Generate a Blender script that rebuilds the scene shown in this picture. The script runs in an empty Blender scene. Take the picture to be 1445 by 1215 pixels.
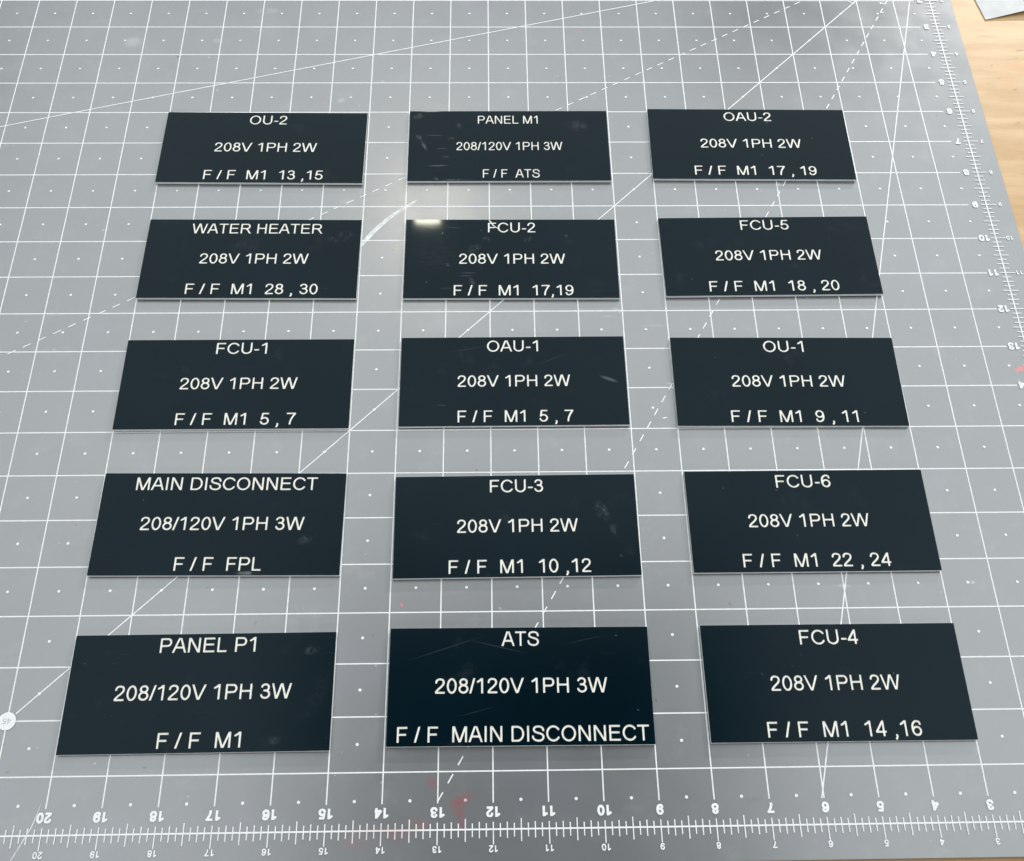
import bpy, bmesh, math, random
import numpy as np
from mathutils import Vector, Euler

random.seed(7)
S = bpy.context.scene
COL = S.collection
IN = 0.0254                                    # everything below is measured in inches
R = math.radians

# ------------------------------------------------------------------ camera, room light, exposure
cd = bpy.data.cameras.new('camera')
cam = bpy.data.objects.new('camera', cd)
COL.objects.link(cam)
cam.location = (-11.9653 * IN, -25.0644 * IN, 19.7352 * IN)
cam.rotation_euler = Euler((0.470722786, -0.0135107926, -0.0149840721), 'XYZ')
cd.sensor_fit = 'HORIZONTAL'
cd.sensor_width = 36.0
cd.lens = 36.0 * 1465.81 / 1445.0
cd.clip_start = 0.02
cd.clip_end = 50.0
S.camera = cam

world = bpy.data.worlds.new('World')
S.world = world
world.use_nodes = True
wb = world.node_tree.nodes['Background']
wb.inputs['Color'].default_value = (0.86, 0.95, 1.0, 1)
wb.inputs['Strength'].default_value = 0.07

S.view_settings.view_transform = 'Standard'
S.view_settings.look = 'None'
S.view_settings.exposure = 0.0
S.view_settings.gamma = 1.0


def area(name, x0, x1, y0, y1, z, L, color=(1, 1, 1)):
    """a rectangular area light facing down; L is its radiance"""
    d = bpy.data.lights.new(name, 'AREA')
    d.shape = 'RECTANGLE'
    d.size = (x1 - x0) * IN
    d.size_y = (y1 - y0) * IN
    d.energy = L * math.pi * d.size * d.size_y
    d.color = color
    o = bpy.data.objects.new(name, d)
    o.location = ((x0 + x1) / 2 * IN, (y0 + y1) / 2 * IN, z * IN)
    COL.objects.link(o)
    return o


COOL = (0.93, 0.985, 1.0)
TEAL = (0.84, 0.955, 1.0)
WARM = (1.0, 0.99, 0.97)
area('fill_light', -130, -84, -10, 50, 62, 1.0, COOL)  # left fill out of view, added to lift the whites
area('fill_light', 76, 126, -20, 40, 62, .8, WARM)  # right fill out of view, added for the same lift
area('fill_light', -50, 30, -140, -85, 44, 5.6, WARM)  # low fill behind the camera, added to brighten the plates' near rims
# bright ceiling out of view, its strength shaped to darken two patches on the mat
ceil = area('unseen_shaped_ceiling_light', -68, 60, -34, 80, 60, 1.0, COOL)
ceil.data.use_nodes = True
_t = ceil.data.node_tree
_em = [n for n in _t.nodes if n.type == 'EMISSION'][0]
_g = _t.nodes.new('ShaderNodeNewGeometry')
_x = _t.nodes.new('ShaderNodeSeparateXYZ')
_t.links.new(_g.outputs['Position'], _x.inputs[0])


def _ramp(ax, a, b):
    r = _t.nodes.new('ShaderNodeMapRange')
    r.interpolation_type = 'SMOOTHSTEP'
    _t.links.new(_x.outputs[ax], r.inputs['Value'])
    lo, hi = (a, b) if a < b else (b, a)
    r.inputs['From Min'].default_value = lo * IN
    r.inputs['From Max'].default_value = hi * IN
    r.inputs['To Min'].default_value = 0.0 if a < b else 1.0
    r.inputs['To Max'].default_value = 1.0 if a < b else 0.0
    return r.outputs['Result']


def _mul(*v):
    o = v[0]
    for k in v[1:]:
        m = _t.nodes.new('ShaderNodeMath')
        m.operation = 'MULTIPLY'
        for s_, q in ((m.inputs[0], o), (m.inputs[1], k)):
            if hasattr(q, 'is_output'):
                _t.links.new(q, s_)
            else:
                s_.default_value = q
        o = m.outputs[0]
    return o


def _inv(v):
    m = _t.nodes.new('ShaderNodeMath')
    m.operation = 'SUBTRACT'
    m.inputs[0].default_value = 1.0
    _t.links.new(v, m.inputs[1])
    return m.outputs[0]


K = 1.87
near = _mul(_ramp(0, -33, -19), _ramp(0, 15, 0), _ramp(1, 12, -9), 1.0)
far_dim = _mul(_ramp(0, 9.5, 12.5), _ramp(0, 44, 39), _ramp(1, 53, 59), .88)
east = _ramp(0, 0, 40)
e1 = _t.nodes.new('ShaderNodeMath')
e1.operation = 'MULTIPLY_ADD'
_t.links.new(east, e1.inputs[0])
e1.inputs[1].default_value = .14
e1.inputs[2].default_value = 1.0
_t.links.new(_mul(_inv(near), _inv(far_dim), e1.outputs[0], K), _em.inputs['Strength'])
# one narrow bright tube that glints in the glossy plate below it
area('tube_lamp', -19.1, -16.8, 36.9, 37.9, 59, 150, (1, .90, .68))
# low lamp far behind and to the right: throws the small plate shadows
sd = bpy.data.lights.new('wall_lamp', 'AREA')
sd.shape = 'RECTANGLE'
sd.size = 9 * IN
sd.size_y = 4 * IN
sd.energy = 92.0
sd.color = (1, .98, .95)
so = bpy.data.objects.new('wall_lamp', sd)
so.location = (60 * IN, 105 * IN, 46 * IN)
so.rotation_euler = (Vector((-11 * IN, -13 * IN, 0)) - so.location).to_track_quat('-Z', 'Y').to_euler()
COL.objects.link(so)


# ------------------------------------------------------------------ node helpers
class NT:
    def __init__(self, name):
        self.m = bpy.data.materials.new(name)
        self.m.use_nodes = True
        self.t = self.m.node_tree
        self.b = self.t.nodes['Principled BSDF']
        g = self.n('ShaderNodeNewGeometry')
        vm = self.n('ShaderNodeVectorMath')
        vm.operation = 'SCALE'
        self.l(g.outputs['Position'], vm.inputs[0])
        vm.inputs['Scale'].default_value = 1 / IN
        self.P = vm.outputs[0]                 # position in inches
        self.geo = g

    def n(self, k):
        return self.t.nodes.new(k)

    def l(self, a, b):
        self.t.links.new(a, b)

    def inp(self, sock, v):
        if hasattr(v, 'is_output'):
            self.l(v, sock)
        else:
            sock.default_value = v

    def noise(self, scale=1.0, stretch=(1, 1, 1), detail=3.0, rough=.55, rot=0.0, off=(0, 0, 0), dist=0.0):
        mp = self.n('ShaderNodeMapping')
        mp.inputs['Scale'].default_value = stretch
        mp.inputs['Rotation'].default_value = (0, 0, rot)
        mp.inputs['Location'].default_value = off
        self.l(self.P, mp.inputs['Vector'])
        t = self.n('ShaderNodeTexNoise')
        t.inputs['Scale'].default_value = scale
        t.inputs['Detail'].default_value = detail
        t.inputs['Roughness'].default_value = rough
        t.inputs['Distortion'].default_value = dist
        self.l(mp.outputs[0], t.inputs['Vector'])
        return t.outputs['Fac']

    def ramp(self, v, a, b, lo=0.0, hi=1.0, smooth=True):
        r = self.n('ShaderNodeMapRange')
        if smooth:
            r.interpolation_type = 'SMOOTHSTEP'
        self.l(v, r.inputs['Value'])
        r.inputs['From Min'].default_value = a
        r.inputs['From Max'].default_value = b
        r.inputs['To Min'].default_value = lo
        r.inputs['To Max'].default_value = hi
        return r.outputs['Result']

    def math(self, op, a, b=0.0):
        m = self.n('ShaderNodeMath')
        m.operation = op
        self.inp(m.inputs[0], a)
        self.inp(m.inputs[1], b)
        return m.outputs[0]

    def mix(self, f, a, b, mode='MIX'):
        m = self.n('ShaderNodeMix')
        m.data_type = 'RGBA'
        m.blend_type = mode
        self.inp(m.inputs[0], f)
        for s, v in ((m.inputs[6], a), (m.inputs[7], b)):
            if not hasattr(v, 'is_output') and len(v) == 3:
                v = (*v, 1)
            self.inp(s, v)
        return m.outputs[2]

    def spot(self, x, y, rx, ry, ang=0.0, inner=.25):
        """1 inside an ellipse centred at x,y, fading to 0 at its rim"""
        mp = self.n('ShaderNodeMapping')
        mp.vector_type = 'TEXTURE'
        mp.inputs['Location'].default_value = (x, y, 0)
        mp.inputs['Rotation'].default_value = (0, 0, R(ang))
        mp.inputs['Scale'].default_value = (rx, ry, 1e4)
        self.l(self.P, mp.inputs['Vector'])
        vm = self.n('ShaderNodeVectorMath')
        vm.operation = 'LENGTH'
        self.l(mp.outputs[0], vm.inputs[0])
        return self.ramp(vm.outputs['Value'], 1.0, inner)

    def bump(self, h, dist, strength=1.0):
        b = self.n('ShaderNodeBump')
        b.inputs['Strength'].default_value = strength
        b.inputs['Distance'].default_value = dist
        self.l(h, b.inputs['Height'])
        self.l(b.outputs[0], self.b.inputs['Normal'])


def simple(name, color, rough=.5, spec=.5):
    k = NT(name)
    k.b.inputs['Base Color'].default_value = (*color, 1)
    k.b.inputs['Roughness'].default_value = rough
    k.b.inputs['Specular IOR Level'].default_value = spec
    return k


# ------------------------------------------------------------------ materials
def mat_vinyl():
    k = NT('grey_vinyl')
    big = k.noise(.16, detail=3)
    c = k.mix(k.ramp(big, .3, .7), (.148, .156, .166), (.168, .175, .184))
    tint = k.noise(.33, off=(5, 3, 0), detail=2)
    c = k.mix(k.ramp(tint, .58, .74, 0, .30), c, (.175,.178,.215))
    cloud = k.noise(1.3, detail=5, rough=.62, off=(9, 1, 0))
    c = k.mix(k.ramp(cloud, .52, .80, 0, .30), c, (.28, .29, .29))
    dirt = k.noise(.9, detail=6, rough=.68, off=(2, 8, 0), dist=.4)
    c = k.mix(k.ramp(dirt, .60, .80, 0, .28), c, (.09, .09, .085))
    # little light and dark specks
    sp = k.noise(5.5, detail=1, off=(3, 3, 0))
    c = k.mix(k.ramp(sp, .775, .81, 0, .4), c, (.50, .50, .49))
    sp2 = k.noise(4.3, detail=1, off=(30, 3, 0))
    c = k.mix(k.ramp(sp2, .785, .81, 0, .7), c, (.10, .09, .085))
    # knife scratches, mostly along x, a few across
    for (st, rot, off, a, f) in (((.5, 22, 1), 0, (0, 0, 0), .735, .28), ((.35, 16, 1), 1.9, (7, 0, 0), .75, .22),
                                 ((.6, 30, 1), .65, (3, 9, 0), .75, .25)):
        s = k.noise(1.0, stretch=st, rot=rot, off=off, detail=2)
        c = k.mix(k.ramp(s, a, a + .05, 0, f*.6), c, (.28, .29, .29))
    gr = k.noise(2.2, detail=6, rough=.7, off=(1, 1, 0))
    grm = k.ramp(gr, .34, .62)
    W = (.62, .64, .64)
    marks = [   # x, y, rx, ry, angle, colour, strength, grainy
        (-12.56, -22.47, .32, .15, 22, (.33, .06, .07), .48, 1), (-12.62, -22.62, .22, .20, 0, (.33, .06, .06), .30, 1),
        (-12.58, -22.85, .12, .28, 10, (.33, .06, .06), .34, 1),
        (-13.12, -22.17, .14, .16, 30, (.33, .05, .06), .55, 1), (-13.35, -22.88, .34, .12, -14, (.36, .06, .07), .32, 1),
        (-13.7, -23.08, .50, .16, 8, (.36, .07, .08), .24, 1), (-14.4, -23.2, .5, .2, 0, (.36, .1, .1), .16, 1),
        (-.23, -13.57, .17, .085, 12, (.72, .04, .06), .95, 0), (-.36, -13.63, .07, .05, 0, (.72, .05, .06), .8, 0),
        (-2.18, -12.97, .035, .035, 0, (.55, .05, .08), .8, 0), (-13.77, -18.85, .03, .075, 30, (.75, .12, .2), .85, 0),
        (-9.58, -3.15, .15, .035, -18, (.55, .10, .10), .6, 0), (-14.52, -7.56, .035, .035, 0, (.5, .08, .08), .7, 0),
        (-16.21, -5.58, .10, .075, 0, (.20, .11, .09), .65, 0),
        (-20.05, -4.08, .055, .06, 0, (.02, .02, .02), .95, 0), (-23.05, -4.55, .035, .035, 0, (.02, .02, .02), .8, 0),
        (-7.05, -3.35, .11, .09, 0, (.13, .13, .14), .6, 0),
        (-12.36, -15.78, .10, .17, -20, (.14, .13, .12), .7, 1), (-12.3, -15.95, .04, .04, 0, (.05, .04, .04), .8, 0),
        (-7.30, -22.58, .26, .10, 12, (.13, .13, .125), .55, 1), (-18.35, -21.86, .05, .03, 10, (.05, .05, .05), .8, 0),
        (-17.6, -18.45, .03, .03, 0, (.05, .05, .05), .8, 0), (-16.9, -21.6, .3, .06, 4, (.35, .34, .34), .2, 1),
        (-20.3, -16.5, .26, .07, 12, (.15, .155, .15), .45, 1), (-20.25, -16.75, .25, .10, 20, (.15, .155, .15), .35, 1),
        (-19.7, -13.7, .35, .022, 38, (.16, .16, .16), .5, 0), (-19.1, -15.35, .12, .03, 40, (.14, .14, .14), .4, 0),
        (-9.2, -11.95, .30, .05, -6, W, .5, 1), (-9.35, -12.15, .20, .035, -3, W, .5, 1), (-8.3, -12.4, .35, .05, 0, W, .3, 1),
        (-21.3, -3.55, .32, .26, 20, W, .38, 1), (-17.9, -2.4, .40, .16, 0, W, .32, 1), (-19.1, -3.5, .18, .12, 0, W, .25, 1),
        (-15.75, -5.6, .16, .10, 30, W, .3, 1), (-6.0, -2.45, .2, .12, 0, W, .2, 1),
        (-4.95, -8.35, .10, .09, 0, W, .5, 0), (-8.1, -13.9, .07, .04, 0, W, .6, 1),
        (-7.9, -14.7, .12, .035, 0, W, .4, 1), (-6.2, -19.9, .5, .09, 16, W, .16, 1),
        (-5.0, -18.55, .22, .05, -6, W, .5, 1), (-2.4, -18.5, .07, .05, 0, W, .5, 0), (-3.7, -20.7, .03, .06, 20, W, .8, 0),
        (-19.25, -4.1, .035, .03, 0, W, .9, 0), (-18.9, -5.25, .035, .03, 0, W, .8, 0),
        (-1.2, -14.3, .28, .12, 24, (.16, .16, .155), .4, 1), (-1.6, -22.2, .05, .05, 0, (.12, .12, .12), .5, 0),
        (-2.1, -19.3, .55, .08, 30, (.15, .15, .15), .25, 1), (-14.6, -11.9, .4, .12, 10, (.18, .185, .185), .3, 1),
        (-3.7, -9.0, .2, .25, 0, (.18, .18, .18), .28, 1), (-15.4, -8.9, .3, .15, 0, W, .2, 1),
        (-10.2, -15.5, .5, .15, 5, (.2, .2, .2), .2, 1), (-.9, -3.2, .45, .9, 14, (.30, .31, .30), .3, 1),
    ]
    for (x, y, rx, ry, an, col, f, g) in marks:
        m = k.spot(x, y, rx, ry, an)
        if g:
            m = k.math('MULTIPLY', m, grm)
        c = k.mix(k.math('MULTIPLY', m, f * (.7 if col is W else 1.0)), c, col)
    k.l(c, k.b.inputs['Base Color'])
    rr = k.noise(1.1, detail=4, off=(4, 4, 0))
    k.l(k.ramp(rr, .3, .75, .225, .265), k.b.inputs['Roughness'])
    k.b.inputs['IOR'].default_value = 2.25
    k.bump(k.noise(42, detail=2), .0007 * IN, .6)
    return k.m


def mat_print():
    k = NT('white_print')
    n = k.noise(9, detail=4)
    c = k.mix(k.ramp(n, .25, .6), (.80, .83, .84), (.91, .92, .925))
    m = k.spot(-12.56, -22.5, .35, .25, 22)
    c = k.mix(k.math('MULTIPLY', m, .6), c, (.7, .22, .18))
    m = k.spot(-14.0, -23.05, 1.0, .22, 4)
    c = k.mix(k.math('MULTIPLY', m, .3), c, (.75, .4, .38))
    k.l(c, k.b.inputs['Base Color'])
    k.b.inputs['Roughness'].default_value = .42
    k.b.inputs['Specular IOR Level'].default_value = .3
    return k.m


def mat_cap():
    k = NT('glossy_dark_laminate')
    W = (.20, .23, .25)
    c = (.0035, .0085, .0125)
    hz = k.noise(.35, detail=2, off=(2, 2, 0))
    c = k.mix(k.ramp(hz, .35, .65), (.0010, .0074, .0125), (.0017, .0092, .0150))
    # sparse dust, short rubbing scratches, finger haze
    dust = k.noise(9, detail=1, off=(3, 3, 3))
    c = k.mix(k.ramp(dust, .82, .84, 0, .25), c, (.30, .32, .33))
    s1 = k.noise(1.0, stretch=(1.3, 42, 1), detail=2, off=(0, 3, 0))
    s1 = k.ramp(s1, .735, .80, 0, .10)
    c = k.mix(s1, c, W)
    s2 = k.noise(1.0, stretch=(1.0, 30, 1), rot=-.22, detail=2, off=(5, 3, 0))
    c = k.mix(k.ramp(s2, .75, .82, 0, .10), c, W)
    film = k.noise(1.2, detail=6, rough=.66, off=(8, 8, 0))
    film = k.ramp(film, .58, .80)
    c = k.mix(k.math('MULTIPLY', film, .06), c, W)
    gr = k.noise(5.5, detail=5, rough=.7, off=(1, 6, 0), dist=.8)
    grm = k.ramp(gr, .40, .66)
    grh = k.ramp(k.noise(1.0, stretch=(4, 26, 1), detail=4, rough=.7), .42, .64)
    grease_glare = None
    marks = [  # x, y, rx, ry, ang, strength, grain
        # PANEL M1 plate
        (-13.45, -6.068, .34, .016, 0, 2.0, 0),  # lamp glare on the top edge, painted in as a light line
        (-13.77, -6.22, .17, .13, 30, .62, 1), (-13.72, -6.92, .075, .13, 35, .85, 1), (-13.60, -7.18, .06, .24, 28, .55, 1),
        (-13.35, -6.85, .28, .013, -3, .5, 0), (-13.15, -7.28, .18, .013, 0, .5, 0), (-13.25, -7.82, .33, .017, 2, .8, 0),
        (-12.95, -6.95, .12, .06, 0, .4, 1), (-13.05, -7.55, .10, .06, 0, .35, 1), (-12.75, -6.5, .10, .18, 0, .25, 1),
        (-13.28, -8.22, .10, .045, -20, .95, 1), (-12.8, -8.26, .42, .025, 0, .65, 1), (-9.75, -6.55, .28, .22, 0, .22, 1),
        # FCU-2 plate
        (-12.95, -10.76, .10, .07, -18, .65, 1), (-12.35, -10.32, .16, .25, -40, .36, 1), (-12.05, -10.05, .15, .10, -20, .34, 1),
        (-13.3, -10.5, .75, .60, 0, .06, 2), (-12.5, -11.0, .22, .012, 0, .55, 0), (-12.55, -11.08, .20, .012, 0, .5, 0),
        (-12.42, -11.25, .10, .22, 25, .30, 1), (-13.1, -9.86, .022, .024, 0, 1.0, 0), (-13.45, -11.25, .022, .024, 0, .8, 0),
        (-13.0, -11.42, .2, .010, 0, .4, 0), (-12.2, -9.78, .02, .02, 0, .6, 0), (-10.2, -9.95, .05, .04, 0, .5, 1),
        (-11.1, -10.05, .14, .08, 30, .3, 1), (-9.6, -11.4, .5, .35, 0, .04, 2), (-13.0, -9.7, .6, .03, 0, .2, 2),
        # WATER HEATER
        (-15.5, -9.95, .45, .2, 15, .22, 1), (-17.05, -11.58, .03, .03, 0, .6, 0),
        # OAU-1
        (-9.42, -13.83, .26, .05, -22, .60, 0), (-13.05, -14.45, .15, .012, 0, .35, 0), (-12.5, -13.05, .5, .012, 10, .22, 0),
        (-10.6, -13.3, .5, .012, 25, .16, 0),
        # OAU-2, FCU-5
        (-5.02, -6.45, .02, .06, 10, .5, 0), (-3.6, -9.75, .7, .25, 0, .04, 2), (-7.35, -11.2, .02, .02, 0, .7, 0),
        # MAIN DISCONNECT
        (-16.85, -18.19, .30, .055, 0, .95, 1), (-15.75, -17.50, .20, .12, 20, .30, 1), (-19.1, -16.6, .015, .02, 0, .7, 0),
        # FCU-3
        (-9.75, -16.92, .16, .30, 30, .42, 1), (-9.5, -17.35, .12, .2, 20, .25, 1), (-9.4, -17.9, .04, .04, 0, .4, 1),
        (-11.7, -18.02, .02, .02, 0, .6, 0), (-12.6, -16.15, .4, .01, 0, .2, 0),
        # PANEL P1
        (-15.45, -19.75, .2, .1, 10, .3, 1), (-16.0, -21.42, .13, .12, 0, .30, 1), (-15.3, -20.6, .25, .6, -18, .05, 1),
        # ATS
        (-12.9, -19.75, .9, .010, 18, .22, 0), (-11.9, -19.72, .7, .010, -14, .26, 0), (-12.8, -20.45, .35, .010, 3, .2, 0),
        (-12.3, -20.95, .5, .010, 14, .14, 0), (-10.2, -19.6, .5, .010, 12, .16, 0), (-9.28, -20.95, .02, .02, 0, .7, 0),
        # FCU-4, FCU-6
        (-4.35, -20.32, .02, .02, 0, .7, 0), (-6.85, -20.3, .06, .05, 0, .3, 1), (-7.2, -16.45, .02, .02, 0, .6, 0),
        (-6.1, -16.5, .02, .025, 0, .6, 0), (-5.8, -17.5, .03, .03, 0, .25, 0), (-7.05, -13.3, .02, .02, 0, .5, 0),
        (-3.95, -14.7, .02, .02, 0, .6, 0),
    ]
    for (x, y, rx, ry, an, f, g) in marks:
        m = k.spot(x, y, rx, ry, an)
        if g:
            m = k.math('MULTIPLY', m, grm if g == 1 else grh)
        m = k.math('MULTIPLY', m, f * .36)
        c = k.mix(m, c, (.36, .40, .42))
        grease_glare = m if grease_glare is None else k.math('MAXIMUM', grease_glare, m)
    k.l(c, k.b.inputs['Base Color'])
    rg = k.math('ADD', k.math('MULTIPLY', film, .05), .045)
    rg = k.math('ADD', rg, k.math('MULTIPLY', grease_glare, .35))
    k.l(rg, k.b.inputs['Roughness'])
    k.b.inputs['Specular IOR Level'].default_value = .125
    k.b.inputs['Specular Tint'].default_value = (.84, .975, 1.0, 1)
    k.bump(k.noise(.8, detail=2, off=(0, 0, 0)), .0005 * IN, 1.0)
    return k.m


def mat_core():
    k = NT('cream_core')
    n = k.noise(14, detail=3)
    k.l(k.mix(k.ramp(n, .3, .7), (.86, .83, .745), (.92, .90, .84)), k.b.inputs['Base Color'])
    k.b.inputs['Roughness'].default_value = .5
    return k.m


def mat_edge():
    k = NT('white_core_edge')
    n = k.noise(6, detail=4)
    k.l(k.mix(k.ramp(n, .3, .7), (.80, .83, .83), (.90, .92, .92)), k.b.inputs['Base Color'])
    k.b.inputs['Roughness'].default_value = .4
    return k.m


def mat_wood():
    k = NT('pale_plywood')
    g1 = k.noise(.55, stretch=(.35, 1.8, 1), detail=6, rough=.6, dist=1.2)
    c = k.mix(k.ramp(g1, .28, .72), (.50, .295, .115), (.67, .46, .24))
    g2 = k.noise(2.4, stretch=(.5, 5.0, 1), detail=5, rough=.65, off=(0, 4, 0), dist=.5)
    c = k.mix(k.ramp(g2, .52, .80, 0, .8), c, (.44, .25, .10))
    g3 = k.noise(9, stretch=(.6, 5.5, 1), detail=3, off=(3, 0, 0))
    c = k.mix(k.ramp(g3, .60, .75, 0, .6), c, (.36, .23, .12))
    fib = k.noise(30, stretch=(.08, 1.5, 1), detail=2)
    c = k.mix(k.ramp(fib, .35, .7, 0, .16), c, (.70, .51, .30))
    for (x, y, rx, ry, an, f) in ((1.95, -4.35, .62, .22, -14, .9), (1.55, -4.9, .3, .5, -20, .5), (2.4, -4.65, .6, .14, -10, .6)):
        c = k.mix(k.math('MULTIPLY', k.spot(x, y, rx, ry, an, .0), f), c, (.62, .33, .13))
    gr = k.ramp(k.noise(7, stretch=(.5, 2, 1), detail=5, rough=.7), .42, .6)
    for (x, y, rx, ry, an, f) in ((2.05, -3.75, .32, .05, 4, .5), (1.85, -4.05, .28, .05, 6, .4), (1.25, -4.3, .06, .05, 0, .6),
                                  (1.15, -3.2, .30, .04, 2, .4), (1.35, -4.75, .07, .04, 0, .6), (1.6, -5.2, .22, .06, 35, .5),
                                  (1.45, -6.3, .16, .06, 30, .4), (1.7, -7.1, .14, .05, 20, .3)):
        m = k.math('MULTIPLY', k.spot(x, y, rx, ry, an), gr)
        c = k.mix(k.math('MULTIPLY', m, min(1, f * 1.6)), c, (.24, .17, .10))
    k.l(c, k.b.inputs['Base Color'])
    k.b.inputs['Roughness'].default_value = .48
    k.bump(g2, .004 * IN, .5)
    return k.m


def mat_paper():
    k = NT('white_paper')
    n = k.noise(2.5, detail=4)
    c = k.mix(k.ramp(n, .3, .7), (.60, .605, .61), (.67, .675, .68))
    # faint ruled grid seen through the sheet
    for ax, f in ((0, .10), (1, .10)):
        sx = k.n('ShaderNodeSeparateXYZ')
        rot = k.n('ShaderNodeMapping')
        rot.inputs['Rotation'].default_value = (0, 0, R(-12))
        k.l(k.P, rot.inputs['Vector'])
        k.l(rot.outputs[0], sx.inputs[0])
        v = k.math('FRACT', k.math('MULTIPLY', sx.outputs[ax], 3.2))
        v = k.ramp(v, .10, .0)
        c = k.mix(k.math('MULTIPLY', v, f), c, (.45, .48, .56))
    k.l(c, k.b.inputs['Base Color'])
    k.b.inputs['Roughness'].default_value = .6
    k.b.inputs['Specular IOR Level'].default_value = .25
    return k.m


M = dict(vinyl=mat_vinyl(), prt=mat_print(), cap=mat_cap(), core=mat_core(), edge=mat_edge(), wood=mat_wood(), paper=mat_paper(),
         badge=simple('badge_ink', (.36, .40, .41), .5).m, scuff=None, glue=simple('plywood_edge_ply', (.42, .29, .16), .6).m)


def mat_scuff():
    k = NT('burnished_scratch')
    n = k.noise(7, detail=4, rough=.7)
    k.l(k.mix(k.ramp(n, .35, .62), (.50, .53, .53), (.80, .82, .82)), k.b.inputs['Base Color'])
    k.b.inputs['Roughness'].default_value = .3
    return k.m


M['scuff'] = mat_scuff()


# ------------------------------------------------------------------ objects
def tag(o, label=None, cat=None, group=None, kind=None):
    for a, b in (('label', label), ('category', cat), ('group', group), ('kind', kind)):
        if b:
            o[a] = b
    return o


def empty(name, loc, rz=0.0):
    o = bpy.data.objects.new(name, None)
    o.empty_display_size = .01
    o.location = [v * IN for v in loc]
    o.rotation_euler = (0, 0, rz)
    COL.objects.link(o)
    return o


def mesh_obj(name, verts, faces, mat, parent=None):
    me = bpy.data.meshes.new(name)
    me.from_pydata([[c * IN for c in v] for v in verts], [], faces)
    me.materials.append(mat)
    me.update()
    o = bpy.data.objects.new(name, me)
    COL.objects.link(o)
    o.parent = parent
    return o


def box_mesh(name, x0, x1, y0, y1, z0, z1, mat, parent=None, bevel=0.0, seg=2):
    bm = bmesh.new()
    bmesh.ops.create_cube(bm, size=1)
    for v in bm.verts:
        v.co = Vector(((x0 + x1) / 2 + v.co.x * (x1 - x0), (y0 + y1) / 2 + v.co.y * (y1 - y0), (z0 + z1) / 2 + v.co.z * (z1 - z0))) * IN
    if bevel:
        bmesh.ops.bevel(bm, geom=bm.edges[:], offset=bevel * IN, segments=seg, affect='EDGES', profile=.5)
    me = bpy.data.meshes.new(name)
    bm.to_mesh(me)
    bm.free()
    me.materials.append(mat)
    o = bpy.data.objects.new(name, me)
    COL.objects.link(o)
    o.parent = parent
    return o


def strip(x0, y0, x1, y1, w, z):
    d = math.hypot(x1 - x0, y1 - y0)
    nx, ny = -(y1 - y0) / d * w / 2, (x1 - x0) / d * w / 2
    return [(x0 + nx, y0 + ny, z), (x0 - nx, y0 - ny, z), (x1 - nx, y1 - ny, z), (x1 + nx, y1 + ny, z)]


def strips(name, segs, z, mat, parent):
    v, f = [], []
    for s in segs:
        b = len(v)
        v += strip(*s, z)
        f.append((b, b + 1, b + 2, b + 3))
    return mesh_obj(name, v, f, mat, parent)


# ------------------------------------------------------------------ glyphs: engraved single-stroke grotesque lettering
def arc(cx, cy, rx, ry, a0, a1, n=18):
    return [(cx + rx * math.cos(R(a0 + (a1 - a0) * i / n)), cy + ry * math.sin(R(a0 + (a1 - a0) * i / n))) for i in range(n + 1)]


def crom(p, n=5):
    q = [p[0]] + list(p) + [p[-1]]
    out = []
    for i in range(1, len(q) - 2):
        a, b, c, d = q[i - 1], q[i], q[i + 1], q[i + 2]
        for j in range(n):
            t = j / n
            out.append(tuple(.5 * (2 * b[k] + (c[k] - a[k]) * t + (2 * a[k] - 5 * b[k] + 4 * c[k] - d[k]) * t * t + (3 * b[k] - a[k] - 3 * c[k] + d[k]) * t ** 3) for k in (0, 1)))
    out.append(tuple(p[-1]))
    return out


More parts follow.
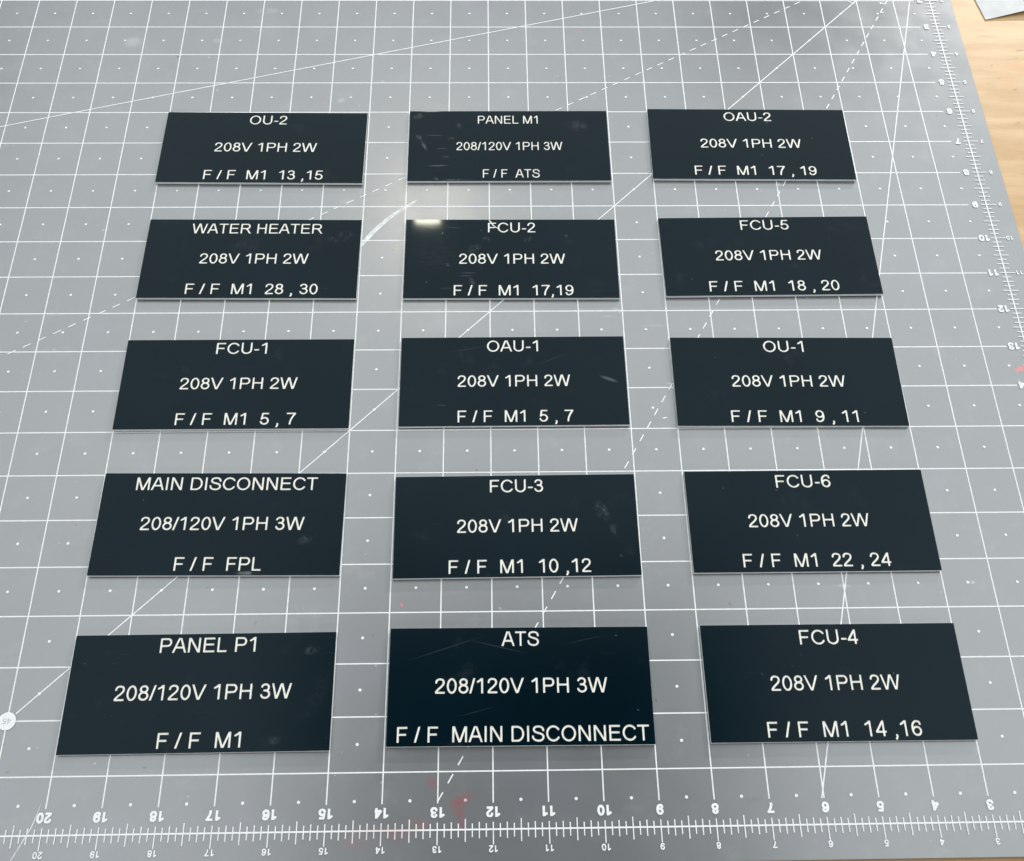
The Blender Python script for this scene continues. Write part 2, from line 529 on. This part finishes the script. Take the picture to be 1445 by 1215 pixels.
U, D = .80, -.09          # beyond the clip lines
six = crom([(.462, .535), (.43, .632), (.31, .674), (.185, .620), (.110, .500), (.088, .34), (.102, .20)])
G = {
    ' ': (.278, []),
    '0': (.556, [arc(.278, .358, .19, .318, 0, 360, 36)]),
    '1': (.556, [[(.335, D), (.335, U)], crom([(.125, .545), (.22, .60), (.30, .675), (.335, .74)])]),
    '2': (.556, [crom([(.088, .515), (.115, .61), (.20, .668), (.30, .672), (.40, .635), (.445, .54), (.425, .44), (.34, .335), (.20, .215), (.10, .10), (.085, .046)]), ('b', [(.07, .046), (.505, .046)])]),
    '3': (.556, [arc(.262, .528, .165, .146, 165, -78, 18) + [(.215, .385)], [(.215, .385)] + arc(.272, .215, .19, .170, 88, -168, 20)]),
    '4': (.556, [[(.392, D), (.392, .70)], [(.392, .70), (.062, .215)], ('b', [(.03, .206), (.525, .206)])]),
    '5': (.556, [('b', [(.15, .668), (.490, .668)]), [(.165, .668), (.112, .345)], [(.112, .345)] + arc(.270, .232, .196, .188, 135, -165, 22)]),
    '6': (.556, [six, arc(.285, .228, .182, .184, 0, 360, 30)]),
    '7': (.556, [('b', [(.045, .668), (.515, .668)]), crom([(.500, .660), (.40, .52), (.31, .35), (.255, .18), (.235, D)])]),
    '8': (.556, [arc(.278, .532, .158, .140, 0, 360, 26), arc(.278, .214, .190, .170, 0, 360, 28)]),
    '9': (.556, [[(.556 - a, .716 - b) for a, b in six], arc(.271, .488, .182, .184, 0, 360, 30)]),
    ',': (.278, [[(.135, .045), (.140, .05)], [(.155, .045), (.15, -.04), (.105, -.115)]]),
    '-': (.333, [('b', [(.035, .262), (.300, .262)])]),
    '/': (.278, [[(.020, D), (.262, U)]]),
    'A': (.667, [[(.012, D), (.300, .70), (.367, .70), (.655, D)], [(.15, .252), (.52, .252)]]),
    'C': (.722, [arc(.388, .358, .294, .318, 36, 325, 34)]),
    'D': (.722, [[(.125, .046), (.125, .670), (.33, .670)] + arc(.350, .358, .280, .312, 88, -88, 24) + [(.33, .046), (.125, .046)]]),
    'E': (.667, [[(.126, .046), (.126, .670)], ('b', [(.08, .670), (.600, .670)]), ('b', [(.10, .378), (.570, .378)]), ('b', [(.08, .046), (.615, .046)])]),
    'F': (.611, [[(.126, D), (.126, .670)], ('b', [(.08, .670), (.565, .670)]), ('b', [(.10, .358), (.510, .358)])]),
    'H': (.722, [[(.125, D), (.125, U)], [(.597, D), (.597, U)], [(.125, .380), (.597, .380)]]),
    'I': (.278, [[(.139, D), (.139, U)]]),
    'L': (.556, [[(.118, .046), (.118, U)], ('b', [(.072, .046), (.520, .046)])]),
    'M': (.833, [[(.118, D), (.118, .690), (.150, .690), (.400, .03), (.433, .03), (.683, .690), (.715, .690), (.715, D)]]),
    'N': (.722, [[(.122, D), (.122, .690), (.150, .690), (.572, .03), (.600, .03), (.600, U)]]),
    'O': (.778, [arc(.389, .358, .296, .320, 0, 360, 44)]),
    'P': (.667, [[(.125, D), (.125, .670), (.40, .670)] + arc(.415, .503, .160, .167, 88, -88, 18) + [(.40, .336), (.125, .336)]]),
    'R': (.722, [[(.126, D), (.126, .670), (.43, .670)] + arc(.450, .515, .155, .155, 88, -88, 18) + [(.43, .36), (.126, .36)], [(.40, .35), (.50, .26), (.70, -.05)]]),
    'S': (.667, [crom([(.580, .505), (.545, .605), (.445, .668), (.325, .676), (.195, .645), (.135, .555), (.160, .465), (.260, .408), (.410, .368), (.535, .310), (.583, .205), (.540, .105), (.440, .048), (.320, .040), (.180, .078), (.105, .155), (.088, .235)])]),
    'T': (.611, [[(.305, D), (.305, .670)], ('b', [(.022, .670), (.590, .670)])]),
    'U': (.722, [[(.124, U), (.124, .27)] + arc(.361, .262, .237, .222, 180, 360, 22) + [(.598, .27), (.598, U)]]),
    'V': (.667, [[(.012, U), (.318, .022), (.349, .022), (.655, U)]]),
    'W': (.944, [[(.030, U), (.232, .02), (.262, .02), (.458, .70), (.486, .70), (.682, .02), (.712, .02), (.914, U)]]),
}
ROUND = set('0235689OCSU')


def seg_d(X, Y, a, b):
    ax, ay = a
    bx, by = b
    dx, dy = bx - ax, by - ay
    L2 = dx * dx + dy * dy + 1e-12
    t = np.clip(((X - ax) * dx + (Y - ay) * dy) / L2, 0, 1)
    return np.hypot(X - ax - t * dx, Y - ay - t * dy)


_gc = {}


def glyph(ch, h):
    """closed outlines (lists of points, em units) of a glyph stroked with half width h"""
    key = (ch, h)
    if key in _gc:
        return _gc[key]
    adv, strokes = G[ch]
    if not strokes:
        _gc[key] = []
        return []
    st = .011
    xs = np.arange(-.10, adv + .12, st) + .00037
    ys = np.arange(-.22, .84, st) + .00053
    X, Y = np.meshgrid(xs, ys)
    d = np.full(X.shape, 9.0)
    for s in strokes:
        if isinstance(s, tuple):
            a, b = s[1]
            # butt-ended box
            L = math.hypot(b[0] - a[0], b[1] - a[1])
            ux, uy = (b[0] - a[0]) / L, (b[1] - a[1]) / L
            cx, cy = (a[0] + b[0]) / 2, (a[1] + b[1]) / 2
            p = np.abs((X - cx) * ux + (Y - cy) * uy) - L / 2
            q = np.abs(-(X - cx) * uy + (Y - cy) * ux) - h
            rr = .012
            e = np.hypot(np.maximum(p + rr, 0), np.maximum(q + rr, 0)) + np.minimum(np.maximum(p + rr, q + rr), 0) - rr
            d = np.minimum(d, e)
        else:
            for a, b in zip(s[:-1], s[1:]):
                d = np.minimum(d, seg_d(X, Y, a, b) - h)
    g = (h - .046) * .6 + (.012 if ch in ROUND else 0.0)
    if ch != ',':
        d = np.maximum(d, np.maximum(Y - .716 - g, -Y - g))
    ny, nx = d.shape
    # marching squares, edges linked by key
    nxt = {}
    pt = {}

    def ep(kind, i, j):
        k_ = (kind, i, j)
        if k_ not in pt:
            if kind == 0:      # horizontal edge (i,j)-(i,j+1)
                a, b = d[i, j], d[i, j + 1]
                t = a / (a - b)
                pt[k_] = (xs[j] + t * st, ys[i])
            else:
                a, b = d[i, j], d[i + 1, j]
                t = a / (a - b)
                pt[k_] = (xs[j], ys[i] + t * st)
        return k_
    ins = d < 0
    code = ins[:-1, :-1] * 1 + ins[:-1, 1:] * 2 + ins[1:, 1:] * 4 + ins[1:, :-1] * 8
    ii, jj = np.nonzero((code > 0) & (code < 15))
    T = {1: [('L', 'B')], 2: [('B', 'R')], 3: [('L', 'R')], 4: [('R', 'T')], 5: [('L', 'T'), ('R', 'B')], 6: [('B', 'T')], 7: [('L', 'T')],
         8: [('T', 'L')], 9: [('T', 'B')], 10: [('T', 'R'), ('B', 'L')], 11: [('T', 'R')], 12: [('R', 'L')], 13: [('R', 'B')], 14: [('B', 'L')]}
    for i, j in zip(ii.tolist(), jj.tolist()):
        E = {'B': (0, i, j), 'T': (0, i + 1, j), 'L': (1, i, j), 'R': (1, i, j + 1)}
        for a, b in T[int(code[i, j])]:
            nxt[ep(*E[a])] = ep(*E[b])
    loops = []
    while nxt:
        k0 = next(iter(nxt))
        loop = []
        k_ = k0
        while k_ in nxt:
            loop.append(pt[k_])
            k_ = nxt.pop(k_)
        if len(loop) > 6:
            loops.append(dp_closed(loop, .0016))
    _gc[key] = loops
    return loops


def dp(p, tol):
    if len(p) < 3:
        return p
    a, b = np.array(p[0]), np.array(p[-1])
    ab = b - a
    L = np.hypot(*ab) + 1e-12
    q = np.array(p[1:-1])
    ds = np.abs((q[:, 0] - a[0]) * ab[1] - (q[:, 1] - a[1]) * ab[0]) / L
    i = int(ds.argmax())
    if ds[i] < tol:
        return [p[0], p[-1]]
    return dp(p[:i + 2], tol)[:-1] + dp(p[i + 1:], tol)


def dp_closed(p, tol):
    q = np.array(p)
    i = int(np.hypot(*(q - q[0]).T).argmax())
    return dp(p[:i + 1], tol)[:-1] + dp(p[i:] + [p[0]], tol)[:-1]


def layout(text, cx, base, em, width=None, h=.050, track=0.0, rot180=False):
    """outlines of a line of text, centred on cx, standing on base; scaled in x to the given width"""
    x = 0
    loops = []
    for ch in text:
        for lp in glyph(ch, h):
            loops.append([(x + a, b) for a, b in lp])
        x += G[ch][0] + track
    x0 = min(a for lp in loops for a, _ in lp)
    x1 = max(a for lp in loops for a, _ in lp)
    sx = width / (x1 - x0) if width else em
    out = []
    for lp in loops:
        o = [((a - (x0 + x1) / 2) * sx, b * em) for a, b in lp]
        if rot180:
            o = [(-a, .716 * em - b) for a, b in o]
        out.append([(cx + a, base + b) for a, b in o])
    return out


def fill(name, loops, mat, parent, z, extrude=0.0):
    """a filled (and optionally thick) sheet bounded by closed outlines, inner outlines are holes"""
    cu = bpy.data.curves.new(name, 'CURVE')
    cu.dimensions = '2D'
    cu.fill_mode = 'BOTH'
    cu.extrude = extrude / 2 * IN
    for lp in loops:
        s = cu.splines.new('POLY')
        s.points.add(len(lp) - 1)
        s.points.foreach_set('co', [c for a, b in lp for c in (a * IN, b * IN, 0.0, 1.0)])
        s.use_cyclic_u = True
    t = bpy.data.objects.new(name, cu)
    me = bpy.data.meshes.new_from_object(t)
    me.name = name
    bpy.data.objects.remove(t)
    bpy.data.curves.remove(cu)
    me.transform(__import__('mathutils').Matrix.Translation((0, 0, z * IN)))
    for p in me.polygons:
        p.use_smooth = False
    me.materials.clear()
    me.materials.append(mat)
    o = bpy.data.objects.new(name, me)
    COL.objects.link(o)
    o.parent = parent
    return o


# ------------------------------------------------------------------ the workbench under everything
MT = .11                                          # mat thickness; z = 0 is its printed face
bench = tag(empty('workbench', (-17, -11, -MT - .75)), 'pale plywood workbench top showing beside and below the grey cutting mat', 'workbench')
b = box_mesh('plywood_top', -27, 22, -19, 20, 0, .75, M['wood'], bench, .03)
b2 = box_mesh('plywood_layer', -26.98, 21.98, -18.98, 19.98, -.30, -.002, M['glue'], bench)

# ------------------------------------------------------------------ cutting mat
mat = tag(empty('cutting_mat', (0, 0, 0)), 'grey self-healing cutting mat printed with a white inch grid and rulers', 'cutting mat')


def rounded(x0, x1, y0, y1, r, n=6):
    p = []
    for cx, cy, a in ((x1 - r, y1 - r, 0), (x0 + r, y1 - r, 90), (x0 + r, y0 + r, 180), (x1 - r, y0 + r, 270)):
        p += [(cx + r * math.cos(R(a + 90 * i / n)), cy + r * math.sin(R(a + 90 * i / n))) for i in range(n + 1)]
    return p


fill('mat_board', [rounded(-35.6, .59, -23.585, .6, .25)], M['vinyl'], mat, -MT / 2, MT)
LW = .0245
EPS = .0015
for m in range(1, 23):
    strips('grid_line', [(-34.55, -m, -.43, -m, LW)], EPS, M['prt'], mat)
for n in range(1, 35):
    strips('grid_line', [(-n, -22.55, -n, -.45, LW)], EPS * 2, M['prt'], mat)


def ray(a, r0, r1):
    return (-r0 * math.cos(R(a)), -r0 * math.sin(R(a)), -r1 * math.cos(R(a)), -r1 * math.sin(R(a)), LW)


q45 = 21 * math.sqrt(2) - .19
strips('angle_line', [ray(15, 1.9, 34.5 / math.cos(R(15)))], EPS * 3, M['prt'], mat)
strips('angle_line', [ray(45, 1.9, q45)], EPS * 3, M['prt'], mat)
strips('angle_line', [ray(75, 1.9, 22.55 / math.sin(R(75)))], EPS * 3, M['prt'], mat)


def dashed(a, rend, pitch, dl):
    s = []
    r = rend
    while r - dl > 1.9:
        s.append(ray(a, r - dl, r))
        r -= pitch
    return s


strips('dashed_angle_line', dashed(60, 22.52 / math.sin(R(60)), .362, .185), EPS * 3, M['prt'], mat)
strips('dashed_angle_line', dashed(30, 34.5 / math.cos(R(30)) + .13, .3465, .18), EPS * 3, M['prt'], mat)
# arrow heads where the angle lines start
mesh_obj('arrow_mark', [(-2.13, -2.06, EPS * 4), (-2.27, -2.0, EPS * 4), (-2.03, -2.16, EPS * 4)], [(0, 1, 2)], M['prt'], mat)
mesh_obj('arrow_mark', [(-1.22, -2.14, EPS * 4), (-1.38, -2.05, EPS * 4), (-1.37, -2.12, EPS * 4)], [(0, 1, 2)], M['prt'], mat)
for x, y in ((-1.37, -2.46), (-8.26, -14.76)):      # little arrow ticks printed on the dashed line
    strips('arrow_mark', [(x - .05, y, x + .05, y + .02, .025)], EPS * 4, M['prt'], mat)
# half-inch dots
v, f = [], []
for i in range(35):
    for j in range(23):
        cx, cy = -(i + .5), -(j + .5)
        bse = len(v)
        for k in range(10):
            v.append((cx + .030 * math.cos(k * .6283), cy + .030 * math.sin(k * .6283), EPS * 4))
        f.append(tuple(range(bse, bse + 10)))
tag(mesh_obj('printed_dots', v, f, M['prt'], mat), kind='stuff')
# rulers
TL = {0: (.125, .255), 4: (.18, .205), 2: (.125, .150), 6: (.125, .150)}
sb = [(-35.0, -23, .0, -23, .030)]
sr = [(0, -23.0, 0, 0, .030)]
strips('ruler_line', sb, EPS * 5, M['prt'], mat)
strips('ruler_line', sr, EPS * 6, M['prt'], mat)
s1, s2 = [], []
for e in range(1, 35 * 8):
    a, c = TL.get(e % 8, (.103, .128))
    s1.append((-e / 8, -23 + a, -e / 8, -23 - c, .021))
for e in range(1, 23 * 8):
    a, c = TL.get(e % 8, (.103, .118))
    s2.append((-a, -e / 8, c * .95, -e / 8, .021))
tag(strips('ruler_ticks', s1, EPS * 7, M['prt'], mat), kind='stuff')
tag(strips('ruler_ticks', s2, EPS * 7, M['prt'], mat), kind='stuff')
EMB = .165 / .716
EMS = .108 / .716
for n in range(1, 35):
    fill('numeral', layout(str(n), -n, -22.705 - .0825, EMB, h=.098, track=.03, rot180=True), M['prt'], mat, EPS * 8)
    fill('numeral', layout(str(n), -n, -23.325 - .054, EMS, h=.076, track=.03, rot180=True), M['prt'], mat, EPS * 8)
for m in range(1, 23):
    fill('numeral', layout(str(m), -.275, -m - .0825, EMB, h=.098, track=.03, rot180=True), M['prt'], mat, EPS * 8)
    fill('numeral', layout(str(m), .335, -m - .054, EMS, h=.076, track=.03, rot180=True), M['prt'], mat, EPS * 8)
# round 45 degree badge
badge = mesh_obj('angle_badge', [(-21 + .165 * math.cos(i * math.pi / 20), -21.0 + .165 * math.sin(i * math.pi / 20), EPS * 9) for i in range(40)], [tuple(range(40))], M['prt'], mat)
tag(badge, 'white disc printed 45')
fill('badge_number', layout('45', -21.0, -21.0 - .05, .14, h=.035, rot180=True), M['badge'], badge, EPS * 10)


def curved(name, pts, w0, w1, z, m_, parent=None):
    p = crom(pts, 8)
    v, f = [], []
    for i, (x, y) in enumerate(p):
        a = p[max(0, i - 1)]
        c = p[min(len(p) - 1, i + 1)]
        dx, dy = c[0] - a[0], c[1] - a[1]
        L = math.hypot(dx, dy)
        t = i / (len(p) - 1)
        w = (w0 + (w1 - w0) * t) * math.sin(math.pi * min(1, max(0, .12 + t * .85))) ** .5 * (1 + .06 * math.sin(i * .9))
        v += [(x - dy / L * w / 2, y + dx / L * w / 2, z), (x + dy / L * w / 2, y - dx / L * w / 2, z)]
        if i:
            f.append((2 * i - 2, 2 * i - 1, 2 * i + 1, 2 * i))
    return mesh_obj(name, v, f, m_, parent or mat)


curved('scratch', [(-15.02, -10.16), (-14.86, -9.92), (-14.66, -9.65), (-14.34, -9.30), (-13.97, -8.99), (-13.72, -8.80)], .125, .085, EPS * .5, M['scuff'])
curved('scratch', [(-20.10, -22.46), (-20.19, -22.83), (-20.32, -23.12), (-20.47, -23.44)], .012, .03, EPS * .5, M['scuff'])

# ------------------------------------------------------------------ engraved plates
PLATES = [
    ('OU-2', -17.529, -7.215, 4.973, 2.232, -0.63, [('OU-2', 0.033, 0.733, 0.926), ('208V 1PH 2W', 0.055, -0.148, 2.501), ('F / F  M1  13 ,15', 0.079, -1.017, 2.877)]),
    ('PANEL M1', -11.51, -7.174, 4.941, 2.239, 0.0, [('PANEL M1', -0.014, 0.705, 1.498), ('208/120V 1PH 3W', 0.017, -0.154, 2.616), ('F / F  ATS', 0.049, -1.021, 1.383)]),
    ('OAU-2', -5.533, -7.137, 4.958, 2.249, -0.5, [('OAU-2', 0.032, 0.744, 1.197), ('208V 1PH 2W', 0.028, -0.13, 2.503), ('F / F  M1  17 , 19', 0.053, -0.993, 2.984)]),
    ('WATER HEATER', -17.499, -10.555, 4.966, 2.218, -0.46, [('WATER HEATER', 0.054, 0.705, 3.059), ('208V 1PH 2W', 0.064, -0.156, 2.503), ('F / F  M1  28 , 30', 0.094, -1.001, 3.002)]),
    ('FCU-2', -11.507, -10.583, 4.925, 2.228, -0.19, [('FCU-2', 0.025, 0.74, 1.114), ('208V 1PH 2W', 0.03, -0.16, 2.461), ('F / F  M1  17,19', 0.053, -1.039, 2.734)]),
    ('FCU-5', -5.502, -10.539, 4.983, 2.223, 0.34, [('FCU-5', 0.018, 0.744, 1.148), ('208V 1PH 2W', 0.002, -0.132, 2.489), ('F / F  M1  18 , 20', 0.024, -0.998, 2.996)]),
    ('FCU-1', -17.498, -13.877, 4.979, 2.217, -0.05, [('FCU-1', 0.028, 0.743, 1.113), ('208V 1PH 2W', 0.054, -0.143, 2.529), ('F / F  M1  5 , 7', 0.075, -1.011, 2.554)]),
    ('OAU-1', -11.5, -13.849, 4.925, 2.213, 0.08, [('OAU-1', -0.006, 0.734, 1.132), ('208V 1PH 2W', 0.013, -0.15, 2.455), ('F / F  M1  5 , 7', 0.034, -1.017, 2.485)]),
    ('OU-1', -5.52, -13.902, 4.974, 2.212, -0.39, [('OU-1', 0.022, 0.736, 0.897), ('208V 1PH 2W', 0.031, -0.145, 2.492), ('F / F  M1  9 , 11', 0.053, -1.014, 2.738)]),
    ('MAIN DISCONNECT', -17.484, -17.125, 4.967, 2.215, -0.47, [('MAIN DISCONNECT', 0.044, 0.729, 3.715), ('208/120V 1PH 3W', 0.049, -0.149, 3.301), ('F / F  FPL', 0.055, -1.011, 1.722)]),
    ('FCU-3', -11.495, -17.223, 4.941, 2.201, 0.32, [('FCU-3', 0.024, 0.724, 1.102), ('208V 1PH 2W', 0.027, -0.154, 2.456), ('F / F  M1  10 ,12', 0.054, -1.02, 2.838)]),
    ('FCU-6', -5.492, -17.168, 4.975, 2.214, 0.03, [('FCU-6', -0.026, 0.724, 1.145), ('208V 1PH 2W', -0.026, -0.149, 2.482), ('F / F  M1  22 , 24', 0.014, -1.004, 2.98)]),
    ('PANEL P1', -17.478, -20.518, 4.969, 2.221, 0.2, [('PANEL P1', 0.05, 0.749, 1.82), ('208/120V 1PH 3W', 0.06, -0.148, 3.301), ('F / F  M1', 0.082, -1.029, 1.534)]),
    ('ATS', -11.479, -20.463, 4.964, 2.223, -0.15, [('ATS', 0.017, 0.751, 0.724), ('208/120V 1PH 3W', 0.026, -0.149, 3.254), ('F / F  MAIN DISCONNECT', 0.048, -1.04, 4.67)]),
    ('FCU-4', -5.485, -20.461, 4.971, 2.221, -0.04, [('FCU-4', -0.006, 0.715, 1.138), ('208V 1PH 2W', -0.007, -0.167, 2.47), ('F / F  M1  14 ,16', 0.03, -1.027, 2.884)]),

]
LAB = {
    'OU-2': 'dark plate engraved OU-2 above circuits 13 ,15, left end of the far row',
    'PANEL M1': 'dark plate engraved PANEL M1 with narrower lettering and smudged left side',
    'OAU-2': 'dark plate engraved OAU-2 above circuits 17 , 19, right end of the far row',
    'WATER HEATER': 'dark plate engraved WATER HEATER, below the OU-2 plate',
    'FCU-2': 'dark plate engraved FCU-2 with a bright lamp glint on its top left corner',
    'FCU-5': 'dark plate engraved FCU-5 above circuits 18 , 20',
    'FCU-1': 'dark plate engraved FCU-1 at the left end of the middle row',
    'OAU-1': 'dark plate engraved OAU-1, centre plate of the middle row',
    'OU-1': 'dark plate engraved OU-1 above circuits 9 , 11',
    'MAIN DISCONNECT': 'dark plate with MAIN DISCONNECT as its top line and F / F FPL below',
    'FCU-3': 'dark plate engraved FCU-3 above circuits 10 ,12',
    'FCU-6': 'dark plate engraved FCU-6 above circuits 22 , 24',
    'PANEL P1': 'dark plate engraved PANEL P1 at the near left corner of the mat',
    'ATS': 'dark plate engraved ATS at top with F / F MAIN DISCONNECT filling its bottom line',
    'FCU-4': 'dark plate engraved FCU-4 above circuits 14 ,16, nearest the lower right corner',
}
TILT = {'FCU-2': (0, 0), 'PANEL M1': (0, 0), 'FCU-3': (.12, .05), 'OAU-1': (.05, -.1), 'ATS': (-.1, .1), 'MAIN DISCONNECT': (.1, .05)}
T = .072
CAPT = .0085
for (key, x, y, w, hgt, ang, lines) in PLATES:
    p = tag(empty('engraved_plate', (x, y, EPS * 11), R(ang)), LAB[key], 'sign plate', 'dark engraved plates laid out in rows on the cutting mat')
    tx_, ty_ = TILT.get(key, (random.uniform(-.12, .12), random.uniform(-.08, .08)))
    p.rotation_euler = (R(tx_), R(ty_), R(ang))
    p.location.z += (abs(math.sin(R(tx_))) * hgt / 2 + abs(math.sin(R(ty_))) * w / 2) * IN
    box_mesh('white_core', -w / 2, w / 2, -hgt / 2, hgt / 2, 0, T - CAPT, M['edge'], p)
    cap_loops = [rounded(-w / 2 + .002, w / 2 - .002, -hgt / 2 + .002, hgt / 2 - .002, .012, 2)]
    em = (.266 if key == 'PANEL M1' else .288) / .716
    for (t, cx, base, wd) in lines:
        lp = layout(t, cx, base, em, wd)
        cap_loops += lp
        o = fill('engraved_line', lp, M['core'], p, T - CAPT + .0012)
        o['label'] = 'cream engraved line reading ' + ' '.join(t.split())
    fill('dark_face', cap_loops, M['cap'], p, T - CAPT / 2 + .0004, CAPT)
    if key == 'FCU-2':
        curved('scratch', [(a - x, b - y) for a, b in ((-12.012, -9.485), (-11.978, -9.537), (-11.912, -9.641), (-11.80, -9.736))], .028, .03, T + .0015, M['scuff'], p)

# ------------------------------------------------------------------ sheet of paper lying on the bench, top right
sheet = empty('paper_sheet', (1.45, -2.62, -MT + .01))
tag(sheet, 'corner of a white paper sheet lifting off the bench at the top right', 'paper')
NU, NV = 24, 20
v, f = [], []
for i in range(NU + 1):
    for j in range(NV + 1):
        u, s = i / NU, j / NV                       # u along the near edge, s away from the viewer
        ax, ay = 4.2 * u, .95 * u
        bx, by = -.55 * s, 3.6 * s
        z = -.0 + .012 + .42 * u ** 1.15 * (1 - s) ** 1.3 + .012 * math.sin(u * 9 + s * 4) * u
        v.append((ax + bx, ay + by, z))
for i in range(NU):
    for j in range(NV):
        a = i * (NV + 1) + j
        f.append((a, a + NV + 1, a + NV + 2, a + 1))
ps = mesh_obj('page', v, f, M['paper'], sheet)
for pl in ps.data.polygons:
    pl.use_smooth = False
sm = ps.modifiers.new('thickness', 'SOLIDIFY')
sm.thickness = .0025 * IN
